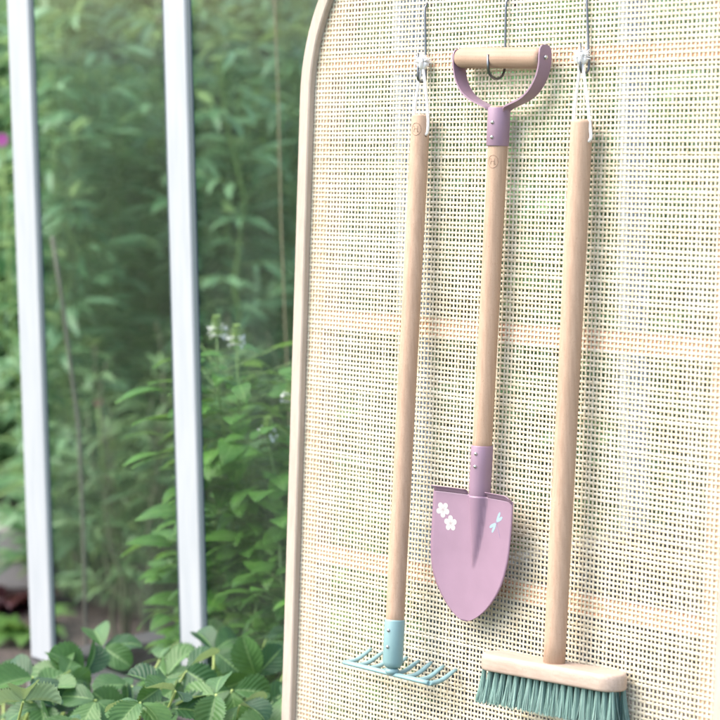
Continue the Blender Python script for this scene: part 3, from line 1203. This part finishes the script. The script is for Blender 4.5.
def basil(loc, h, nst, seed, label, spread=0.10, flowers=True, tops=()):
    r_ = random.Random(seed)
    t = thing('basil_plant', label, 'plant', loc, 'basil plants behind the glass')
    st, fo = MB(), MB()
    base_ = Vector(loc)

    def spike(top):
        bud, fl = MB(), MB()
        bud.tube([top, top + Vector((0, 0, 0.034))], 0.0014, 5)
        for q in range(6):          # whorls of small green calyces, scale by scale up to the tip
            for z in range(7):
                aa = z * 0.898 + q * 0.45
                dd = Vector((math.cos(aa), math.sin(aa), 0.7 + 0.15 * q))
                bud.leaf(top + Vector((0, 0, 0.008 + 0.0048 * q)), dd, Vector((math.cos(aa), math.sin(aa), -0.2)), 0.0125 - 0.0010 * q, 0.011, 0.3, -0.8, 3, 'ovate')
        for q in range(2):
            for z in range(4):
                aa = z * 1.257 + q * 0.6 + r_.uniform(-0.3, 0.3)
                d = Vector((math.cos(aa), math.sin(aa), 0.1))
                cc = top + Vector((0, 0, 0.003 + 0.011 * q)) + d * 0.010
                fl.tube([top + Vector((0, 0, 0.003 + 0.011 * q)), cc], 0.001, 4, False)
                for y in range(5):
                    dd = d + Vector((r_.gauss(0, 0.7), r_.gauss(0, 0.7), r_.gauss(0, 0.7)))
                    fl.leaf(cc, dd, d, 0.0078, 0.006, 0.1, 0.5, 2, 'ovate')
        b_ = bud.build('flower_bud', M['calyx'], t, t)
        fl.build('white_flowers', M['petal_white'], b_, t)

    for k in range(nst):
        a = 2 * math.pi * k / nst + r_.uniform(-0.4, 0.4)
        sp_ = spread * r_.uniform(0.3, 1.0)
        hh = h * r_.uniform(0.72, 1.0) if k else h
        top = base_ + Vector((math.cos(a) * sp_, math.sin(a) * sp_, hh))
        foot = base_ + Vector((math.cos(a) * sp_ * 0.2, math.sin(a) * sp_ * 0.2, 0))
        nseg = 9
        pts = [foot.lerp(top, i / nseg) + Vector((r_.gauss(0, 0.004), r_.gauss(0, 0.004), 0)) for i in range(nseg + 1)]
        st.tube(pts, [0.0032 - 0.0016 * i / nseg for i in range(nseg + 1)], 6)
        nodes = int(hh / 0.030)
        for i in range(1, nodes):
            f = i / nodes
            pos = foot.lerp(top, f)
            sz = (0.078 if f < 0.9 else 0.055) * r_.uniform(0.7, 1.15)
            a0 = (i % 2) * math.pi / 2 + r_.uniform(-0.3, 0.3)
            for sgn in (0, math.pi):
                for extra in range(3 if f < 0.85 else 1):
                    aa = a0 + sgn + extra * r_.uniform(-0.9, 0.9)
                    d = Vector((math.cos(aa), math.sin(aa), r_.uniform(-0.1, 0.5)))
                    stem = r_.uniform(0.010, 0.03) + extra * r_.uniform(0.015, 0.045)
                    q = pos + d.normalized() * stem
                    st.tube([pos, q], 0.0009, 4, False)
                    fo.leaf(q, d, UPV + rnd_dir(r_, 0) * 0.35, sz * (1 - 0.22 * extra), sz * 0.56 * (1 - 0.2 * extra), 0.22, r_.uniform(0.3, 1.0), 7, 'ovate', 0.0, 0.25, 0.0, 2)
        if flowers and hh > h * 0.8:
            spike(top)
    for top in tops:
        foot = base_ + Vector((r_.uniform(-0.02, 0.02), r_.uniform(-0.02, 0.02), 0))
        pts = [foot.lerp(top, i / 9) + Vector((r_.gauss(0, 0.003), r_.gauss(0, 0.003), 0)) for i in range(9)] + [top]
        st.tube(pts, [0.0034 - 0.0018 * i / 9 for i in range(10)], 6)
        L_ = (top - foot).length
        z = 0.022
        k = 0
        while z < min(0.42, L_ * 0.8):
            pos = top.lerp(foot, z / L_)
            a0 = (k % 2) * math.pi / 2 + 0.85 + r_.uniform(-0.25, 0.25)
            sz = 0.052 if k < 2 else 0.072
            for sgn in (0, math.pi):
                for extra in range(1 if k < 1 else 4):
                    aa = a0 + sgn + extra * r_.uniform(-0.8, 0.8)
                    d = Vector((math.cos(aa), math.sin(aa), r_.uniform(0.0, 0.45)))
                    q = pos + d.normalized() * (0.008 + 0.018 * r_.random() + extra * 0.03)
                    st.tube([pos, q], 0.0009, 4, False)
                    l_ = sz * r_.uniform(0.8, 1.15)
                    fo.leaf(q, d, UPV + rnd_dir(r_, 0) * 0.35, l_, l_ * 0.54, 0.22, r_.uniform(0.3, 1.0), 7, 'ovate', 0.0, 0.25, 0.0, 2)
            z += 0.034 if k < 2 else 0.03
            k += 1
        spike(top)
    st.build('stem', M['stem_green'], t, t)
    fo.build('foliage', M['basil'], t, t)
    return t


basil((-0.565, 0.30, 0.0), 0.60, 6, 31, 'bright green basil with two white flower spikes just right of the second bar', 0.11, False,
      [at(217, 338, 3.70), at(237, 347, 3.68)])
basil((-0.42, 0.36, 0.0), 0.58, 6, 32, 'bright green basil with low white flowers against the left edge of the cane screen', 0.12, False,
      [at(268, 440, 3.62), at(291, 404, 3.66)])
basil((-0.645, 0.33, 0.0), 0.50, 5, 33, 'low basil showing through the glass left of the second white bar', 0.07, False, ())
basil((-0.33, 0.25, 0.0), 0.50, 5, 35, 'low leafy basil half hidden by the screen edge', 0.12, False)
basil((-0.52, 0.22, 0.0), 0.40, 5, 36, 'lowest basil above the strawberry leaves', 0.10, False)

# ---------------------------------------------------------------- tall garden plants beyond the glass
def tall_plant(kind, h, seed):
    """prototype at the origin: (stem mesh builder, foliage mesh builder)"""
    r_ = random.Random(seed)
    st, fo = MB(), MB()
    if kind == 'feather':
        nst, ln, wd, prof = 7, (0.06, 0.105), 0.23, 'lance'
    elif kind == 'bushy':
        nst, ln, wd, prof = 7, (0.055, 0.095), 0.5, 'ovate'
    elif kind == 'dim':
        nst, ln, wd, prof = 5, (0.05, 0.11), 0.22, 'lance'
    else:
        nst, ln, wd, prof = 6, (0.06, 0.12), 0.42, 'ovate'
    for k in range(nst):
        a = r_.uniform(0, 6.28)
        rad = r_.uniform(0.03, 0.22)
        hh = h * (1 if k == 0 else r_.uniform(0.7, 1.0))
        foot = Vector((math.cos(a) * rad * 0.35, math.sin(a) * rad * 0.35, -0.02))
        top = Vector((math.cos(a) * rad, math.sin(a) * rad, hh))
        pts = [foot.lerp(top, i / 8) + Vector((r_.gauss(0, 0.012), r_.gauss(0, 0.012), 0)) for i in range(9)]
        st.tube(pts, [0.0055 - 0.004 * i / 8 for i in range(9)], 5)
        n = int(hh / 0.040)
        for i in range(2, n):
            f = i / n
            if kind == 'dim' and f < 0.35 and r_.random() < 0.5:
                continue
            pos = pts[min(7, int(f * 8))].lerp(pts[min(8, int(f * 8) + 1)], f * 8 - int(f * 8))
            aa = i * 2.4 + r_.uniform(-0.5, 0.5)
            up = r_.uniform(0.1, 0.9)
            d = Vector((math.cos(aa), math.sin(aa), up)).normalized()
            bl = r_.uniform(0.05, 0.17) * (1.1 - 0.6 * f)
            tip = pos + d * bl
            st.tube([pos, tip], [0.0016, 0.0008], 3, False)
            m_ = 8 if kind in ('feather', 'dim') else 6
            for q in range(m_):
                g_ = q / (m_ - 1)
                p_ = pos.lerp(tip, 0.25 + 0.75 * g_)
                sd = d.cross(UPV).normalized() * (1 if q % 2 else -1)
                dd = (d * (0.5 + g_) + sd * (1.1 - 0.9 * g_) + Vector((0, 0, r_.uniform(-0.5, 0.35)))).normalized()
                l_ = r_.uniform(*ln) * (0.8 if kind != 'feather' else 1)
                fo.leaf(p_, dd, UPV + rnd_dir(r_, 0) * 0.5, l_, l_ * wd, 0.2, r_.uniform(0.2, 1.2), 4, prof)
    return st, fo


PROTO = {}
for kind, hs, mk, ms in (('feather', (1.55, 1.75, 1.4), 'feather', 'stem_green'), ('bushy', (1.45, 1.25, 0.8), 'bushy', 'stem_green'),
                         ('dim', (0.72, 0.85, 0.62), 'dim', 'stem_dark'), ('lush', (1.35, 0.95, 1.15), 'lush', 'stem_green')):
    for i, h in enumerate(hs):
        st, fo = tall_plant(kind, h, 100 + 7 * i + len(kind))
        PROTO[(kind, i)] = (st, fo, M[ms], M[mk])

LABELS = {
    'feather': ('slender_plant', 'tall plant with slender feathery leaves in the blurred thicket beyond the glass'),
    'bushy': ('bushy_plant', 'bushy plant with small oval leaves in the blurred thicket beyond the glass'),
    'dim': ('dark_stemmed_plant', 'dark stemmed plant with narrow leaves in the dim lower thicket beyond the glass'),
    'lush': ('leafy_plant', 'bright leafy plant with broad leaves out in the open garden bed')}
made = {}


def place_plant(kind, i, x, y, rz, sc):
    nm, lb = LABELS[kind]
    if (kind, i) not in made:
        st, fo, ms, mf = PROTO[(kind, i)]
        t = thing(nm, lb, 'plant', (0, 0, 0), 'tall plants in the garden thicket')
        st.build('stem', ms, t)
        fo.build('foliage', mf, t)
        made[(kind, i)] = t
    else:
        src = made[(kind, i)]
        t = src.copy()
        COL.objects.link(t)
        for ch in src.children:
            c = ch.copy()
            COL.objects.link(c)
            c.parent = t
    t.location = (x, y, 0)
    t.rotation_euler = (0, 0, rz)
    t.scale = (sc, sc, sc)
    return t


rp = random.Random(77)
spots = []


def in_house(x, y, pad=0.0):
    return -0.86 - pad < x < 1.5 + pad and 0.05 - pad < y < 1.58 + pad


def scatter(n, px0, px1, d0, d1, kinds, mind=0.24, outside=True):
    tries = 0
    got = 0
    while got < n and tries < 4000:
        tries += 1
        px, d = rp.uniform(px0, px1), rp.uniform(d0, d1)
        p = CP + (CR * ((px - 360) / FPX) + CF) * d
        x, y = p.x, p.y
        if outside and in_house(x, y, 0.22):
            continue
        if y < 0.75 and x > -0.9:
            continue
        if any((x - a) ** 2 + (y - b_) ** 2 < mind * mind for a, b_ in spots):
            continue
        spots.append((x, y))
        got += 1
        kind = rp.choice(kinds)
        place_plant(kind, rp.randrange(3), x, y, rp.uniform(0, 6.28), rp.uniform(0.9, 1.12))


# seen between and beside the white bars
scatter(10, 40, 310, 4.8, 5.4, ['dim', 'dim', 'feather'])
scatter(26, 20, 340, 5.2, 7.0, ['feather', 'feather', 'bushy'])
scatter(24, 0, 380, 7.0, 9.0, ['feather', 'bushy', 'bushy'])
scatter(8, -60, 30, 6.0, 8.0, ['lush', 'lush', 'feather'])
# seen only as colour through the cane
scatter(26, 330, 800, 5.0, 8.5, ['bushy', 'dim', 'feather'])

# low bed on the open side: stone edging, dark red leaves, soil
b = MB()
cs = at(6, 548, 5.52)
b.box((cs.x - 0.05, cs.y - 0.06, 0.06), (CR.x * 0.20, CR.y * 0.20, 0), (-CR.y * 0.07, CR.x * 0.07, 0), (0, 0, 0.085), 0.02)
tag(b.build('edging_stone', M['stone']), 'pale grey stone block edging the bed left of the corner bar', 'stone')


def rosette(loc, n, ln, m_, name, label, seed, cat='plant'):
    r_ = random.Random(seed)
    t = thing(name, label, cat, loc)
    fo = MB()
    for k in range(n):
        a = r_.uniform(0, 6.28)
        d = Vector((math.cos(a), math.sin(a), r_.uniform(0.4, 1.6)))
        fo.leaf(Vector(loc) + Vector((math.cos(a), math.sin(a), 0)) * 0.02, d, UPV + Vector((math.cos(a), math.sin(a), 0)) * -0.3, ln * r_.uniform(0.7, 1.1), ln * 0.5, 0.2, 0.9, 6, 'ovate', 0, 0.1, 0.12, 2)
    fo.build('foliage', m_, t, t)
    return t


q = at(10, 608, 5.25)
rosette((q.x, q.y, 0), 22, 0.13, M['red_leaf'], 'red_leaf_plant', 'dark red leafy plant in front of the stone block', 41)
q = at(26, 615, 5.05)
rosette((q.x, q.y, 0), 12, 0.11, M['lush'], 'seedling', 'small bright green seedling beside the dark red plant', 42)


def blossom(pos, r, m_, label, stalk):
    t = thing('flower', label, 'flower', stalk[0])
    bb = MB()
    for k in range(9):
        a = k * 0.698
        e1, e2 = img(1, 0, 0), img(0, 1, 0)
        d = e1 * math.cos(a) + e2 * math.sin(a) + img(0, 0, 0.25)
        bb.leaf(pos, d, img(0, 0, 1), r, r * 0.75, 0.1, 0.3, 4, 'obov')
    bb.build('bloom', m_, t, t)
    ss = MB()
    ss.tube(stalk + [pos], 0.0022, 5)
    ss.build('stem', M['stem_green'], t, t)


q = at(2, 140, 5.0)
blossom(q, 0.014, M['petal_purple'], 'purple flower at the far left beside the corner bar', [Vector((q.x - 0.08, q.y + 0.1, 0)), Vector((q.x - 0.03, q.y + 0.03, 0.6))])
q = at(98, 402, 4.95)
blossom(q, 0.009, M['petal_rose'], 'dull red flower among dark stems behind the glass', [Vector((q.x - 0.08, q.y + 0.1, 0)), Vector((q.x - 0.03, q.y + 0.03, 0.3))])

# canes and twine
b = MB()
b.tube([at(52, 236, 4.3), at(62, 300, 4.3), at(79, 430, 4.3), at(83, 520, 4.3), at(86, 640, 4.3), Vector((at(90, 700, 4.3).x, at(90, 700, 4.3).y, 0))], 0.0038, 7)
tag(b.build('plant_stake', M['stake']), 'grey brown plant stake standing right of the corner bar', 'stake')
b = MB()
p0, p1 = at(273, -40, 4.15), at(285, 320, 4.15)
b.tube([p0 + Vector((0, 0, 0.4)), p0, p0.lerp(p1, 0.4) + CR * 0.0015, p0.lerp(p1, 0.7) - CR * 0.001, p1, Vector((p1.x + 0.02, p1.y + 0.01, 0.0))], 0.0014, 6)
tag(b.build('garden_twine', M['twine']), 'thin straw coloured twine hanging left of the cane screen', 'twine')


# ---------------------------------------------------------------- strawberries in front
def trifoliate(fo, st, c, ax, nrm, sz, root, r_, fold=0.35, arch=0.10):
    c, ax, nrm = Vector(c), Vector(ax).normalized(), Vector(nrm)
    nrm = (nrm - ax * nrm.dot(ax)).normalized()
    sd = ax.cross(nrm)
    for k, a in ((0, 0), (1, R(78)), (2, -R(78))):
        a += r_.uniform(-0.18, 0.18)
        d = ax * math.cos(a) + sd * math.sin(a) + nrm * r_.uniform(-0.12, 0.12)
        nn = nrm + (sd * math.sin(a)) * 0.3 + Vector((r_.gauss(0, 0.22), r_.gauss(0, 0.22), r_.gauss(0, 0.22)))
        s = 0.84 * sz * (1.08 if k == 0 else 0.96) * r_.uniform(0.92, 1.06)
        fo.leaf(c + d.normalized() * 0.004, d, nn, s, s * r_.uniform(0.74, 0.90), fold * r_.uniform(0.5, 2.0), r_.uniform(0.2, 1.15), 26, 'obov', 0.085, 0.0, 0.013, 4)
    root = Vector(root)
    mid = root.lerp(c, 0.55) + Vector((0, 0, arch * 0.35)) - ax * 0.02
    pts = [root, root.lerp(mid, 0.5) + Vector((0, 0, 0.02)), mid, mid.lerp(c, 0.6) + Vector((0, 0, 0.008)), c]
    st.tube(pts, [0.0026, 0.0024, 0.0022, 0.0019, 0.0016], 6)


def strawberry(loc, leaves, label, seed):
    r_ = random.Random(seed)
    t = thing('strawberry_plant', label, 'plant', loc, 'strawberry plants in front of the greenhouse')
    fo, st = MB(), MB()
    for (x, y, dep, ax, nr, sz) in leaves:
        trifoliate(fo, st, at(x, y, dep * (0.955 if x < 190 else 0.985)), img(*ax), img(*nr), sz, Vector(loc) + Vector((r_.uniform(-0.02, 0.02), r_.uniform(-0.02, 0.02), 0)), r_)
    # lower leaves filling in
    for k in range(20):
        a = r_.uniform(0, 6.28)
        rad = r_.uniform(0.03, 0.18)
        c = Vector(loc) + Vector((math.cos(a) * rad, math.sin(a) * rad * 0.7, r_.uniform(0.11, 0.265)))
        ax = Vector((math.cos(a), math.sin(a), r_.uniform(-0.3, 0.2)))
        trifoliate(fo, st, c, ax, UPV + Vector((0.5, -0.45, 0)) * r_.uniform(0, 0.9), r_.uniform(0.04, 0.058), loc, r_)
    st.build('stalk', M['stem_yellow'], t, t)
    fo.build('foliage', M['strawberry'], t, t)
    return t


# (pixel x, y, depth, midrib direction, facing) in picture-aligned axes
LA = [(36, 668, 3.62, (-0.9, 0.15, 0.5), (-0.2, 0.95, 0.25), 0.050),
      (84, 676, 3.55, (-0.6, 0.55, 0.3), (-0.15, 0.55, 0.8), 0.062),
      (103, 648, 3.66, (0.9, 0.35, -0.3), (-0.2, 0.8, 0.6), 0.058),
      (40, 706, 3.40, (-0.95, -0.1, 0.3), (-0.1, 0.9, 0.4), 0.055),
      (96, 700, 3.38, (-0.3, -0.6, 0.6), (0.1, 0.75, 0.65), 0.058)]
LB = [(132, 686, 3.50, (-0.8, 0.15, 0.5), (0.0, 0.9, 0.4), 0.055),
      (160, 660, 3.60, (0.85, 0.3, 0.2), (-0.3, 0.75, 0.6), 0.056),
      (168, 710, 3.30, (0.85, 0.1, 0.45), (-0.05, 0.9, 0.45), 0.060),
      (185, 684, 3.46, (0.5, -0.5, 0.7), (0.2, 0.7, 0.6), 0.055),
      (196, 645, 3.62, (0.75, 0.5, 0.1), (-0.3, 0.7, 0.7), 0.052)]
LC = [(214, 651, 3.50, (0.5, 0.35, -0.3), (-0.1, 0.6, 0.8), 0.062),
      (256, 676, 3.42, (-0.35, 0.75, 0.3), (-0.1, 0.3, 0.95), 0.066),
      (266, 640, 3.56, (0.8, 0.3, -0.2), (-0.3, 0.8, 0.5), 0.055),
      (276, 696, 3.36, (0.6, -0.3, 0.5), (0.3, 0.6, 0.7), 0.062),
      (232, 690, 3.30, (0.1, -0.8, 0.4), (-0.2, 0.5, 0.9), 0.056),
      (286, 668, 3.46, (0.5, 0.7, 0.1), (-0.5, 0.3, 0.8), 0.050)]
rl = random.Random(64)
for k in range(22):
    x = rl.uniform(2, 292)
    ytop = 672 if x < 35 else (652 if x < 190 else 640)
    y = ytop + (732 - ytop) * rl.random() ** 0.8
    dep = rl.uniform(3.28, 3.62) - (y - 650) * 0.0022
    if x > 262:
        dep = max(dep, 3.26)
    (LA if x < 118 else LB if x < 205 else LC).append(
        (x, y, dep, (rl.uniform(-1, 1), rl.uniform(-0.3, 0.6), rl.uniform(-0.2, 0.8)), (rl.uniform(-0.5, 0.5), rl.uniform(0.4, 1.0), rl.uniform(0.1, 0.9)), rl.uniform(0.048, 0.066)))
strawberry(Vector((-0.62, -0.12, 0.0)), LA, 'strawberry plant below the white corner bar at far left', 51)
strawberry(Vector((-0.40, -0.10, 0.0)), LB, 'strawberry plant in front of the second white bar', 52)
strawberry(Vector((-0.21, -0.03, 0.0)), LC, 'strawberry plant tucked against the left edge of the cane screen', 53)
